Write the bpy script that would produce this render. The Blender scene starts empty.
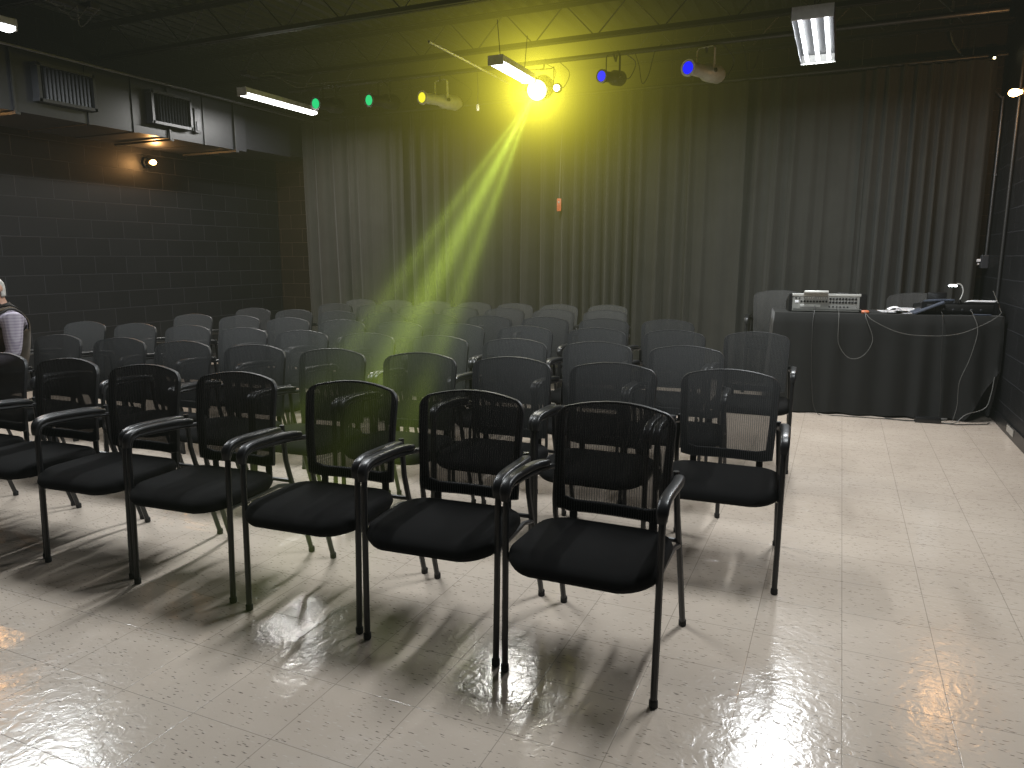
import bpy, bmesh, math, random
from mathutils import Vector, Matrix
random.seed(7)
S = bpy.context.scene
COL = S.collection
PI = math.pi
R = math.radians

# ------------------------------------------------------------------ materials
def nodes_of(name):
    m = bpy.data.materials.new(name)
    m.use_nodes = True
    nt = m.node_tree
    nt.nodes.clear()
    out = nt.nodes.new('ShaderNodeOutputMaterial')
    return m, nt, out

def N(nt, kind, **kw):
    n = nt.nodes.new(kind)
    for k, v in kw.items():
        if k.startswith('i_'):
            key = k[2:]
            key = int(key) if key.isdigit() else key.replace('_', ' ')
            n.inputs[key].default_value = v
        else:
            setattr(n, k, v)
    return n

def M_(nt, op, a, b=None, c=None):
    n = nt.nodes.new('ShaderNodeMath')
    n.operation = op
    for k, v in enumerate((a, b, c)):
        if v is None:
            continue
        if isinstance(v, (int, float)):
            n.inputs[k].default_value = v
        else:
            nt.links.new(v, n.inputs[k])
    return n.outputs[0]

def mat(name, col, rough=.5, metal=0., spec=.5, var=.12, scale=25., bump=0., bscale=120.):
    m, nt, out = nodes_of(name)
    b = N(nt, 'ShaderNodeBsdfPrincipled')
    b.inputs['Roughness'].default_value = rough
    b.inputs['Metallic'].default_value = metal
    b.inputs['Specular IOR Level'].default_value = spec
    tc = N(nt, 'ShaderNodeTexCoord')
    nz = N(nt, 'ShaderNodeTexNoise', i_Scale=scale, i_Detail=4.)
    nt.links.new(tc.outputs['Object'], nz.inputs['Vector'])
    r = N(nt, 'ShaderNodeValToRGB')
    r.color_ramp.elements[0].color = (*[c * (1 - var) for c in col], 1)
    r.color_ramp.elements[1].color = (*[min(1, c * (1 + var)) for c in col], 1)
    r.color_ramp.elements[0].position = .3
    r.color_ramp.elements[1].position = .7
    nt.links.new(nz.outputs['Fac'], r.inputs['Fac'])
    nt.links.new(r.outputs['Color'], b.inputs['Base Color'])
    if bump:
        n2 = N(nt, 'ShaderNodeTexNoise', i_Scale=bscale, i_Detail=3.)
        nt.links.new(tc.outputs['Object'], n2.inputs['Vector'])
        bp = N(nt, 'ShaderNodeBump', i_Strength=bump, i_Distance=.002)
        nt.links.new(n2.outputs['Fac'], bp.inputs['Height'])
        nt.links.new(bp.outputs['Normal'], b.inputs['Normal'])
    nt.links.new(b.outputs[0], out.inputs[0])
    return m

def emit(name, col, strength):
    m, nt, out = nodes_of(name)
    e = N(nt, 'ShaderNodeEmission')
    e.inputs['Color'].default_value = (*col, 1)
    e.inputs['Strength'].default_value = strength
    nt.links.new(e.outputs[0], out.inputs[0])
    return m

def floor_material():
    m, nt, out = nodes_of('vinyl_tile')
    b = N(nt, 'ShaderNodeBsdfPrincipled')
    tc = N(nt, 'ShaderNodeTexCoord')
    sep = N(nt, 'ShaderNodeSeparateXYZ')
    nt.links.new(tc.outputs['Object'], sep.inputs[0])
    T = .3055
    def seam(o, off):
        f = M_(nt, 'FRACT', M_(nt, 'DIVIDE', M_(nt, 'SUBTRACT', o, off - 30 * T), T))
        d = M_(nt, 'MINIMUM', f, M_(nt, 'SUBTRACT', 1., f))
        return d, M_(nt, 'FLOOR', M_(nt, 'DIVIDE', M_(nt, 'SUBTRACT', o, off - 30 * T), T))
    dx, ix = seam(sep.outputs[0], .098)
    dy, iy = seam(sep.outputs[1], 1.472)
    d = M_(nt, 'MINIMUM', dx, dy)
    seamf = N(nt, 'ShaderNodeMapRange', i_1=.0025, i_2=.006)
    nt.links.new(d, seamf.inputs[0])
    # tile tone and grain direction per tile
    cmb = N(nt, 'ShaderNodeCombineXYZ')
    nt.links.new(ix, cmb.inputs[0]); nt.links.new(iy, cmb.inputs[1])
    wn = N(nt, 'ShaderNodeTexWhiteNoise', noise_dimensions='3D')
    nt.links.new(cmb.outputs[0], wn.inputs['Vector'])
    # flecks: stretched voronoi, sharp small streaks
    mp = N(nt, 'ShaderNodeMapping')
    mp.inputs['Scale'].default_value = (30, 150, 1)
    mp.inputs['Rotation'].default_value = (0, 0, R(-24))
    nt.links.new(tc.outputs['Object'], mp.inputs['Vector'])
    nzw = N(nt, 'ShaderNodeTexNoise', i_Scale=2.2, i_Detail=2.)
    nt.links.new(mp.outputs[0], nzw.inputs['Vector'])
    addv = N(nt, 'ShaderNodeVectorMath', operation='ADD')
    sc = N(nt, 'ShaderNodeVectorMath', operation='SCALE')
    sc.inputs['Scale'].default_value = .9
    nt.links.new(nzw.outputs['Color'], sc.inputs[0])
    nt.links.new(mp.outputs[0], addv.inputs[0]); nt.links.new(sc.outputs[0], addv.inputs[1])
    vo = N(nt, 'ShaderNodeTexVoronoi', i_Scale=1.)
    nt.links.new(addv.outputs[0], vo.inputs['Vector'])
    dot = N(nt, 'ShaderNodeMapRange', i_1=.16, i_2=.3)
    nt.links.new(vo.outputs['Distance'], dot.inputs[0])
    sel = N(nt, 'ShaderNodeSeparateColor')
    nt.links.new(vo.outputs['Color'], sel.inputs[0])
    keep = M_(nt, 'GREATER_THAN', sel.outputs[0], .66)
    dark = M_(nt, 'MULTIPLY', M_(nt, 'SUBTRACT', 1., dot.outputs[0]), keep)
    keep2 = M_(nt, 'LESS_THAN', sel.outputs[0], .18)
    lite = M_(nt, 'MULTIPLY', M_(nt, 'SUBTRACT', 1., dot.outputs[0]), keep2)
    # base tone, cloudy wear
    nz = N(nt, 'ShaderNodeTexNoise', i_Scale=1.3, i_Detail=5., i_Roughness=.6)
    nt.links.new(tc.outputs['Object'], nz.inputs['Vector'])
    rmp = N(nt, 'ShaderNodeValToRGB')
    rmp.color_ramp.elements[0].color = (.52, .44, .365, 1)
    rmp.color_ramp.elements[1].color = (.62, .535, .45, 1)
    rmp.color_ramp.elements[0].position = .3; rmp.color_ramp.elements[1].position = .7
    nt.links.new(nz.outputs['Fac'], rmp.inputs[0])
    hsv = N(nt, 'ShaderNodeHueSaturation')
    nt.links.new(rmp.outputs[0], hsv.inputs['Color'])
    nt.links.new(M_(nt, 'MULTIPLY_ADD', wn.outputs['Value'], .03, .985), hsv.inputs['Value'])
    def mix(a, col, f):
        mx = N(nt, 'ShaderNodeMix', data_type='RGBA')
        nt.links.new(a, mx.inputs[6]); mx.inputs[7].default_value = (*col, 1)
        nt.links.new(f, mx.inputs[0])
        return mx.outputs[2]
    c = mix(hsv.outputs[0], (.07, .058, .048), M_(nt, 'MULTIPLY', dark, .85))
    c = mix(c, (.68, .65, .6), M_(nt, 'MULTIPLY', lite, .5))
    c = mix(c, (.13, .115, .095), M_(nt, 'MULTIPLY', M_(nt, 'SUBTRACT', 1., seamf.outputs[0]), .5))
    nt.links.new(c, b.inputs['Base Color'])
    b.inputs['Specular IOR Level'].default_value = .5
    # waxed finish: slightly rippled and scuffed
    n2 = N(nt, 'ShaderNodeTexNoise', i_Scale=9., i_Detail=4.)
    nt.links.new(tc.outputs['Object'], n2.inputs['Vector'])
    nt.links.new(M_(nt, 'MULTIPLY_ADD', n2.outputs['Fac'], .16, .10), b.inputs['Roughness'])
    n3 = N(nt, 'ShaderNodeTexNoise', i_Scale=22., i_Detail=2., i_Distortion=1.2)
    nt.links.new(tc.outputs['Object'], n3.inputs['Vector'])
    n4 = N(nt, 'ShaderNodeTexNoise', i_Scale=70., i_Detail=2.)
    nt.links.new(tc.outputs['Object'], n4.inputs['Vector'])
    hgt = M_(nt, 'ADD', M_(nt, 'MULTIPLY', n3.outputs['Fac'], 1.), M_(nt, 'MULTIPLY', n4.outputs['Fac'], .22))
    hgt = M_(nt, 'ADD', hgt, M_(nt, 'MULTIPLY', seamf.outputs[0], .3))
    bp = N(nt, 'ShaderNodeBump', i_Strength=.42, i_Distance=.003)
    nt.links.new(hgt, bp.inputs['Height'])
    nt.links.new(bp.outputs['Normal'], b.inputs['Normal'])
    nt.links.new(b.outputs[0], out.inputs[0])
    return m

def block_material(tint=(.016, .0165, .019)):
    """black painted concrete block, drawn in metres on the UV map"""
    m, nt, out = nodes_of('painted_block')
    b = N(nt, 'ShaderNodeBsdfPrincipled')
    uv = N(nt, 'ShaderNodeUVMap')
    br = N(nt, 'ShaderNodeTexBrick', offset=.5, i_Scale=1., i_Mortar_Size=.0035, i_Mortar_Smooth=.2, i_Bias=0.)
    br.inputs['Brick Width'].default_value = .4
    br.inputs['Row Height'].default_value = .2
    br.inputs['Color1'].default_value = (*[c * .85 for c in tint], 1)
    br.inputs['Color2'].default_value = (*[c * 1.2 for c in tint], 1)
    br.inputs['Mortar'].default_value = (*[c * 4.2 for c in tint], 1)  # joints lightened to paint in highlights where overhead light catches the edges
    nt.links.new(uv.outputs[0], br.inputs['Vector'])
    nz = N(nt, 'ShaderNodeTexNoise', i_Scale=60., i_Detail=6., i_Roughness=.7)
    nt.links.new(uv.outputs[0], nz.inputs['Vector'])
    nz2 = N(nt, 'ShaderNodeTexNoise', i_Scale=3., i_Detail=3.)
    nt.links.new(uv.outputs[0], nz2.inputs['Vector'])
    mx = N(nt, 'ShaderNodeMix', data_type='RGBA', blend_type='MULTIPLY')
    mx.inputs[0].default_value = .7
    r = N(nt, 'ShaderNodeValToRGB')
    r.color_ramp.elements[0].color = (.6, .6, .6, 1); r.color_ramp.elements[1].color = (1.25, 1.25, 1.25, 1)
    nt.links.new(nz2.outputs['Fac'], r.inputs[0])
    nt.links.new(br.outputs['Color'], mx.inputs[6]); nt.links.new(r.outputs[0], mx.inputs[7])
    nt.links.new(mx.outputs[2], b.inputs['Base Color'])
    b.inputs['Roughness'].default_value = .5
    b.inputs['Specular IOR Level'].default_value = .22
    h = M_(nt, 'ADD', M_(nt, 'MULTIPLY', br.outputs['Fac'], -1.), M_(nt, 'MULTIPLY', nz.outputs['Fac'], .35))
    bp = N(nt, 'ShaderNodeBump', i_Strength=.9, i_Distance=.006)
    nt.links.new(h, bp.inputs['Height'])
    nt.links.new(bp.outputs['Normal'], b.inputs['Normal'])
    nt.links.new(b.outputs[0], out.inputs[0])
    return m

def cloth_material(name, col, weave=900., var=.25, rough=.85, sheen=.2, spec=.25):
    m, nt, out = nodes_of(name)
    b = N(nt, 'ShaderNodeBsdfPrincipled')
    b.inputs['Roughness'].default_value = rough
    b.inputs['Specular IOR Level'].default_value = spec
    b.inputs['Sheen Weight'].default_value = sheen
    b.inputs['Sheen Roughness'].default_value = .5
    b.inputs['Sheen Tint'].default_value = (.6, .6, .6, 1)
    tc = N(nt, 'ShaderNodeTexCoord')
    nz = N(nt, 'ShaderNodeTexNoise', i_Scale=4., i_Detail=5.)
    nt.links.new(tc.outputs['Object'], nz.inputs['Vector'])
    r = N(nt, 'ShaderNodeValToRGB')
    r.color_ramp.elements[0].color = (*[c * (1 - var) for c in col], 1)
    r.color_ramp.elements[1].color = (*[c * (1 + var) for c in col], 1)
    nt.links.new(nz.outputs['Fac'], r.inputs[0]); nt.links.new(r.outputs[0], b.inputs['Base Color'])
    w = N(nt, 'ShaderNodeTexNoise', i_Scale=weave, i_Detail=1.)
    nt.links.new(tc.outputs['Object'], w.inputs['Vector'])
    bp = N(nt, 'ShaderNodeBump', i_Strength=.25, i_Distance=.001)
    nt.links.new(w.outputs['Fac'], bp.inputs['Height']); nt.links.new(bp.outputs[0], b.inputs['Normal'])
    nt.links.new(b.outputs[0], out.inputs[0])
    return m

def mesh_fabric():
    """see-through knit of the chair backs: dark threads with open gaps"""
    m, nt, out = nodes_of('chair_mesh_fabric')
    d = N(nt, 'ShaderNodeBsdfPrincipled')
    d.inputs['Base Color'].default_value = (.052, .053, .053, 1)
    d.inputs['Roughness'].default_value = .62
    d.inputs['Specular IOR Level'].default_value = .35
    t = N(nt, 'ShaderNodeBsdfTransparent')
    tc = N(nt, 'ShaderNodeTexCoord')
    wv = N(nt, 'ShaderNodeTexWave', wave_type='BANDS', bands_direction='X', i_Scale=34., i_Distortion=.15)
    nt.links.new(tc.outputs['Object'], wv.inputs['Vector'])
    wz = N(nt, 'ShaderNodeTexWave', wave_type='BANDS', bands_direction='Z', i_Scale=60.)
    nt.links.new(tc.outputs['Object'], wz.inputs['Vector'])
    lw = N(nt, 'ShaderNodeLayerWeight', i_Blend=.35)
    op = M_(nt, 'ADD', M_(nt, 'MULTIPLY', wv.outputs['Fac'], -.13), M_(nt, 'MULTIPLY', wz.outputs['Fac'], -.06))
    op = M_(nt, 'ADD', op, .855)
    op = M_(nt, 'ADD', op, M_(nt, 'MULTIPLY', lw.outputs['Facing'], .3))
    op = M_(nt, 'MINIMUM', op, 1.)
    mx = N(nt, 'ShaderNodeMixShader')
    nt.links.new(op, mx.inputs[0]); nt.links.new(t.outputs[0], mx.inputs[1]); nt.links.new(d.outputs[0], mx.inputs[2])
    nt.links.new(mx.outputs[0], out.inputs[0])
    return m

def plaid_material():
    m, nt, out = nodes_of('striped_shirt')
    b = N(nt, 'ShaderNodeBsdfPrincipled'); b.inputs['Roughness'].default_value = .85
    tc = N(nt, 'ShaderNodeTexCoord')
    w1 = N(nt, 'ShaderNodeTexWave', bands_direction='X', i_Scale=22., i_Distortion=1.5)
    w2 = N(nt, 'ShaderNodeTexWave', bands_direction='Z', i_Scale=16., i_Distortion=1.5)
    for w in (w1, w2): nt.links.new(tc.outputs['Object'], w.inputs['Vector'])
    f = M_(nt, 'MULTIPLY', M_(nt, 'ADD', w1.outputs['Fac'], w2.outputs['Fac']), .5)
    r = N(nt, 'ShaderNodeValToRGB')
    r.color_ramp.elements[0].color = (.26, .22, .29, 1); r.color_ramp.elements[1].color = (.50, .46, .52, 1)
    nt.links.new(f, r.inputs[0]); nt.links.new(r.outputs[0], b.inputs['Base Color'])
    nt.links.new(b.outputs[0], out.inputs[0])
    return m

MT = dict(
    floor=floor_material(), block=block_material((.0068, .0071, .0083)), block_warm=block_material((.016, .0118, .0085)),
    deck=mat('painted_steel_deck', (.022, .024, .022), .45, .0),
    steel=mat('black_painted_steel', (.014, .014, .015), .42, .0),
    conduit=mat('grey_conduit', (.10, .10, .105), .35, .6),
    duct=mat('painted_duct_sheet', (.013, .0135, .0165), .42, .0),
    vent=mat('grille_metal', (.035, .036, .042), .4, .1),
    vent_shade=mat('painted_duct_shade', (.004, .004, .005), .8),
    curtain=cloth_material('black_drape', (.030, .030, .0275), 500.),
    tcloth=cloth_material('black_tablecloth', (.010, .0103, .010), 700.),
    plastic=mat('black_arm_plastic', (.016, .016, .017), .34, .0, .5, .05, 40., .12, 500.),
    tube=mat('black_powder_coat', (.010, .010, .011), .38, .0, .5, .05),
    seat=cloth_material('black_seat_fabric', (.0060, .0058, .0058), 700., .15, .9, .0, .09),
    mesh=mesh_fabric(),
    backframe=mat('black_back_frame', (.011, .011, .012), .5, .0, .4, .05),
    rubber=mat('black_rubber', (.008, .008, .008), .7),
    paper=mat('white_paper', (.9, .9, .92), .7, var=.04),
    card=mat('dull_card', (.30, .28, .25), .6, var=.06),
    whitebox=mat('white_enamel', (.62, .62, .6), .4),
    silver=mat('brushed_silver', (.55, .55, .52), .38, .3, var=.08),
    greymetal=mat('mixer_grey', (.27, .27, .25), .45, .1, var=.08),
    darkmetal=mat('dark_fixture_metal', (.02, .02, .02), .4, .2),
    black=mat('satin_black', (.008, .008, .009), .35),
    bluegrey=mat('blue_grey_cover', (.06, .07, .095), .4),
    orange=mat('orange_plastic', (.55, .16, .07), .45),
    redtag=mat('faded_red_pull', (.42, .10, .05), .5),
    brass=mat('lamp_socket', (.12, .09, .05), .4, .5),
    cable=mat('black_cable', (.02, .02, .019), .5),
    cable_lit=mat('grey_cable', (.085, .085, .08), .5),
    vest=cloth_material('brown_vest', (.085, .062, .040), 400.),
    piping=mat('dark_piping', (.02, .016, .013), .7),
    shirt=plaid_material(),
    skin=mat('skin', (.50, .29, .21), .5, var=.06),
    hair=mat('grey_hair', (.48, .46, .43), .75, var=.25, scale=60.),
    trousers=cloth_material('dark_trousers', (.02, .022, .03), 500.),
    shoe=mat('dark_shoe', (.02, .015, .012), .4),
    eye=mat('eye_white', (.75, .73, .7), .3),
    tube_on=emit('fluorescent_lens', (1., .985, .95), 4.),
    tube_cool=emit('cool_fluorescent_lens', (.95, .98, 1.), 4.),
    bulb=emit('warm_bulb', (1., .55, .18), 14.),
    led=emit('cool_led', (.85, .93, 1.), 12.),
    lens_yellow_on=emit('burning_yellow_lens', (1., .86, .12), 7.),
    lens_white_on=emit('small_white_lens', (1., .93, .55), 6.),
    gel_green=emit('green_gel', (.01, .55, .17), .7),
    gel_yellow=emit('yellow_gel', (.75, .70, .03), .75),
    gel_blue=emit('blue_gel', (.004, .006, .95), .75),
)

# ------------------------------------------------------------------ builders
def obj(name, bm, m, parent=None, smooth=True, kind=None, loc=None, auto=None):
    me = bpy.data.meshes.new(name)
    bmesh.ops.recalc_face_normals(bm, faces=bm.faces)
    bm.to_mesh(me); bm.free()
    for x in (m if isinstance(m, (list, tuple)) else [m]):
        me.materials.append(MT[x])
    if smooth:
        for p in me.polygons: p.use_smooth = True
        try: me.set_sharp_from_angle(angle=R(auto or 38))
        except Exception: pass
    o = bpy.data.objects.new(name, me)
    COL.objects.link(o)
    if parent: o.parent = parent
    if kind: o['kind'] = kind
    if loc: o.location = loc
    return o

def tag(o, label, cat, group=None):
    o['label'] = label; o['category'] = cat
    if group: o['group'] = group
    return o

def thing(name, label, cat, loc=(0, 0, 0), rotz=0, group=None):
    o = bpy.data.objects.new(name, None); COL.objects.link(o)
    o.empty_display_size = .1
    o.location = loc; o.rotation_euler = (0, 0, rotz)
    return tag(o, label, cat, group)

def B(): return bmesh.new()

def box(bm, c, s, bev=0., rot=None):
    g = bmesh.ops.create_cube(bm, size=1)
    vs = g['verts']
    for v in vs: v.co = Vector((v.co.x * s[0], v.co.y * s[1], v.co.z * s[2]))
    if bev:
        es = list({e for v in vs for e in v.link_edges})
        r = bmesh.ops.bevel(bm, geom=es, offset=bev, segments=2, affect='EDGES', profile=.5)
        vs = list({v for f in r['faces'] for v in f.verts} | {v for v in vs if v.is_valid})
    for v in vs:
        co = v.co
        if rot is not None: co = rot @ co
        v.co = co + Vector(c)
    return bm

def tube(bm, pts, r, n=8, cap=True, closed=False, flat=None):
    """round (or flattened) tube along pts; r number or list; flat=(w,h) with up=z"""
    pts = [Vector(p) for p in pts]
    rings = []; up0 = None
    L = len(pts)
    for i, p in enumerate(pts):
        a = pts[i - 1] if (i > 0 or closed) else pts[i]
        b = pts[(i + 1) % L] if (i < L - 1 or closed) else pts[i]
        t = (b - a).normalized()
        if up0 is None:
            ref = Vector((0, 0, 1)) if abs(t.z) < .9 else Vector((1, 0, 0))
            x = t.cross(ref).normalized()
        else:
            x = (up0 - t * up0.dot(t)).normalized()
        up0 = x
        y = x.cross(t)
        rr = r[i] if isinstance(r, (list, tuple)) else r
        ring = []
        for k in range(n):
            a_ = 2 * PI * k / n
            if flat: off = x * (math.cos(a_) * flat[0]) + y * (math.sin(a_) * flat[1])
            else: off = (x * math.cos(a_) + y * math.sin(a_)) * rr
            ring.append(bm.verts.new(p + off))
        rings.append(ring)
    m = L if closed else L - 1
    for i in range(m):
        A, Bq = rings[i], rings[(i + 1) % L]
        for k in range(n):
            bm.faces.new((A[k], A[(k + 1) % n], Bq[(k + 1) % n], Bq[k]))
    if cap and not closed:
        bm.faces.new(rings[0][::-1]); bm.faces.new(rings[-1])
    return bm

def smooth_path(pts, sub=6):
    """Catmull-Rom through pts"""
    P = [Vector(p) for p in pts]
    P = [P[0] * 2 - P[1]] + P + [P[-1] * 2 - P[-2]]
    out = []
    for i in range(1, len(P) - 2):
        for k in range(sub):
            t = k / sub
            a, b, c, d = P[i - 1], P[i], P[i + 1], P[i + 2]
            out.append(.5 * ((2 * b) + (c - a) * t + (2 * a - 5 * b + 4 * c - d) * t * t + (3 * b - a - 3 * c + d) * t ** 3))
    out.append(P[-2])
    return out

def lathe(bm, prof, n=20, axis='z', at=(0, 0, 0), rot=None):
    """prof: (radius, height) list"""
    rings = []
    for r, h in prof:
        ring = []
        for k in range(n):
            a = 2 * PI * k / n
            v = Vector((r * math.cos(a), r * math.sin(a), h))
            if rot is not None: v = rot @ v
            ring.append(bm.verts.new(v + Vector(at)))
        rings.append(ring)
    for A, C in zip(rings, rings[1:]):
        for k in range(n): bm.faces.new((A[k], A[(k + 1) % n], C[(k + 1) % n], C[k]))
    bm.faces.new(rings[0][::-1]); bm.faces.new(rings[-1])
    return bm

def quad_uv(name, pts, uvs, m, kind='structure'):
    me = bpy.data.meshes.new(name)
    me.from_pydata([tuple(p) for p in pts], [], [(0, 1, 2, 3)])
    ul = me.uv_layers.new(name='UVMap')
    for k, u in enumerate(uvs): ul.data[k].uv = u
    me.materials.append(MT[m])
    o = bpy.data.objects.new(name, me); COL.objects.link(o)
    o['kind'] = kind
    return o

def rrect(hw, hh, rad, n=6):
    """rounded rectangle outline, counter clockwise from the right side"""
    pts = []
    for cx, cy, a0 in ((hw - rad, hh - rad, 0), (-hw + rad, hh - rad, 90), (-hw + rad, -hh + rad, 180), (hw - rad, -hh + rad, 270)):
        for k in range(n + 1):
            a = R(a0 + 90 * k / n)
            pts.append((cx + rad * math.cos(a), cy + rad * math.sin(a)))
    return pts

def align(d):
    """rotation taking +z to direction d"""
    return Vector((0, 0, 1)).rotation_difference(Vector(d).normalized()).to_matrix()

def copy_tree(o, parent=None):
    c = o.copy(); COL.objects.link(c)
    c.parent = parent
    for ch in list(o.children): copy_tree(ch, c)
    return c

# ------------------------------------------------------------------ the room
XL, XR, YF, YB, ZC = -7.7, 1.30, -2.6, 8.75, 3.95
b = B(); box(b, ((XL + XR) / 2, (YF + YB) / 2, -.05), (XR - XL + .4, YB - YF + .4, .1))
obj('floor', b, 'floor', kind='structure', smooth=False)
quad_uv('wall_left', [(XL, YF, 0), (XL, YB, 0), (XL, YB, 4.2), (XL, YF, 4.2)],
        [(YF + .08, .0), (YB + .08, .0), (YB + .08, 4.2), (YF + .08, 4.2)], 'block')
quad_uv('wall_back', [(XL, YB, 0), (XR, YB, 0), (XR, YB, 4.2), (XL, YB, 4.2)],
        [(XL - .13, 0), (XR - .13, 0), (XR - .13, 4.2), (XL - .13, 4.2)], 'block_warm')
quad_uv('wall_right', [(XR, YB, 0), (XR, YF, 0), (XR, YF, 4.2), (XR, YB, 4.2)],
        [(YB, 0), (YF, 0), (YF, 4.2), (YB, 4.2)], 'block')
quad_uv('wall_front', [(XR, YF, 0), (XL, YF, 0), (XL, YF, 4.2), (XR, YF, 4.2)],
        [(XR, 0), (XL, 0), (XL, 4.2), (XR, 4.2)], 'block')
# corrugated roof deck, ribs along y
b = B()
pr = []
x = XL - .1
while x < XR + .1:
    pr += [(x, 0), (x + .085, 0), (x + .105, -.042), (x + .150, -.042)]
    x += .170
va = [b.verts.new((px, YF - .1, ZC + pz)) for px, pz in pr]
vb = [b.verts.new((px, YB + .1, ZC + pz)) for px, pz in pr]
for i in range(len(pr) - 1): b.faces.new((va[i], va[i + 1], vb[i + 1], vb[i]))
box(b, ((XL + XR) / 2, (YF + YB) / 2, ZC + .06), (XR - XL + .4, YB - YF + .4, .11))
obj('ceiling', b, 'deck', kind='structure', smooth=False)
b = B(); box(b, (XR - .006, (YF + YB) / 2, .05), (.012, YB - YF, .10)); obj('baseboard_right', b, 'black', kind='structure', smooth=False)
b = B(); box(b, (XL + .006, (YF + YB) / 2, .05), (.012, YB - YF, .10)); obj('baseboard_left', b, 'black', kind='structure', smooth=False)
b = B(); box(b, ((XL + XR) / 2, YB - .006, .05), (XR - XL, .012, .10)); obj('baseboard_back', b, 'black', kind='structure', smooth=False)
b = B(); box(b, (1.2865, 6.62, .06), (.006, .24, .05)); tag(obj('floor_outlet_plate', b, 'card', smooth=False), 'small scuffed plate low on the right wall at the baseboard', 'plate')

# open-web roof joists along x
JY = [1.3, 2.85, 4.4, 5.92, 7.35, 8.45]
JZ0, JZ1 = 3.50, 3.90
jl = ['steel roof joist crossing the ceiling nearest the camera', 'second open-web steel roof joist from the camera', 'black open-web roof joist above the middle rows of chairs', 'black open-web roof joist above the long tube lights',
      'black open-web roof joist just behind the row of stage lights', 'black open-web roof joist above the curtain']
for k, y in enumerate(JY):
    t = thing('roof_joist', jl[k], 'joist', (XL, y, JZ0), 0)
    t['kind'] = 'structure'
    w = XR - XL
    for nm, z in (('bottom_chord', .02), ('top_chord', JZ1 - JZ0 - .02)):
        b = B()
        for s in (-1, 1): box(b, (w / 2, s * .022, z), (w, .034, .012)); box(b, (w / 2, s * .008, z + (.02 if z < .1 else -.02)), (w, .005, .045))
        obj(nm, b, 'steel', t, smooth=False)
    b = B(); pts = []; xx = .05; up = 0
    while xx < w:
        pts.append((xx, 0, .03 if not up else JZ1 - JZ0 - .03)); up = 1 - up; xx += .33
    tube(b, pts, .0095, 6)
    obj('web_rod', b, 'steel', t)

# ------------------------------------------------------------------ camera
f, th, ph = 730., math.atan(127 / 730.), math.atan(330 / math.hypot(730, 127))
fw = Vector((-math.sin(ph) * math.cos(th), math.cos(ph) * math.cos(th), -math.sin(th)))
rt = Vector((math.cos(ph), math.sin(ph), 0)); up = rt.cross(fw)
cam = bpy.data.cameras.new('camera'); co = bpy.data.objects.new('camera', cam); COL.objects.link(co)
cam.sensor_fit = 'HORIZONTAL'; cam.sensor_width = 36; cam.lens = f / 1024 * 36; cam.clip_start = .05
mw = Matrix((rt, up, -fw)).transposed().to_4x4(); mw.translation = Vector((0, 0, 1.39))
co.matrix_world = mw
S.camera = co

# ------------------------------------------------------------------ chair
def back_y(s, z):
    """local y of the backrest surface"""
    v = (z - .46) / .415
    return .090 + .042 * v - .014 * math.sin(PI * v) + .026 * (1 - (s / .22) ** 2)

def back_outline(inset_side=0., inset_bot=0., inset_top=0., n=7):
    zb, zt = .462 + inset_bot, .878 - inset_top
    pts = []
    wb, wt = .207 - inset_side, .2215 - inset_side
    rad = max(.012, .040 - inset_side * .7)
    def top_z(s): return zt - .034 * abs(s / .2215) ** 2.
    # start bottom right -> up right side -> top -> left -> bottom
    for k in range(6):
        v = k / 5
        z = zb + .012 + (zt - .03 - rad - zb - .012) * v
        pts.append((wb + (wt - wb) * v ** .8, z))
    for k in range(1, n):
        a = PI / 2 * k / n
        s = wt - rad + rad * math.cos(a)
        pts.append((s, top_z(s) - rad + rad * math.sin(a) if k < n else top_z(s)))
    for k in range(9):
        s = (wt - rad) * (1 - 2 * k / 8)
        pts.append((s, top_z(s)))
    left = [(-s, z) for s, z in pts[:6 + n - 1]][::-1]
    pts += left
    for k in range(1, 8):
        s = -wb + 2 * wb * k / 8
        pts.append((s, zb))
    return pts

def leg_front(s):
    b = B()
    P = [(s * .255, -.272, .012), (s * .257, -.262, .30), (s * .258, -.255, .56), (s * .258, -.250, .602), (s * .2585, -.236, .630), (s * .258, -.205, .642),
         (s * .256, -.12, .640), (s * .250, .04, .630), (s * .236, .112, .622), (s * .222, .130, .620)]
    tube(b, P, .0115, 8)
    return b

def leg_rear(s):
    b = B()
    P = [(s * .240, .283, .012), (s * .238, .2235, .20), (s * .236, .187, .32), (s * .2335, .156, .42), (s * .2305, .140, .49), (s * .2215, .137, .65)]
    tube(b, P, .0115, 8)
    return b

def foot(x, y):
    b = B(); lathe(b, [(.0125, 0), (.0145, .003), (.0145, .022), (.012, .026)], 10, at=(x, y, 0)); return b

def arm_pad(s):
    b = B()
    P = smooth_path([(s * .2585, -.262, .600), (s * .259, -.257, .634), (s * .259, -.232, .655), (s * .259, -.17, .662), (s * .257, -.02, .656), (s * .248, .055, .648), (s * .244, .085, .642)], 4)
    # flattened section, wider than the tube, thin; rounded nose at the front
    rings = []
    L = len(P)
    for i, p in enumerate(P):
        t = (P[min(i + 1, L - 1)] - P[max(i - 1, 0)]).normalized()
        x = Vector((1, 0, 0)); y = x.cross(t).normalized()
        if y.z < 0 and abs(t.z) < .7: y = -y
        u = i / (L - 1)
        w = .0195 * (1 - .25 * max(0, (.15 - u) / .15)) * (1 - .25 * max(0, (u - .85) / .15))
        ring = []
        for cx, cy in rrect(w, .0125, .010, 3): ring.append(b.verts.new(p + x * cx + y * cy))
        rings.append(ring)
    n = len(rings[0])
    for A, C in zip(rings, rings[1:]):
        for k in range(n): b.faces.new((A[k], A[(k + 1) % n], C[(k + 1) % n], C[k]))
    b.faces.new(rings[0][::-1]); b.faces.new(rings[-1])
    return b

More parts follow.
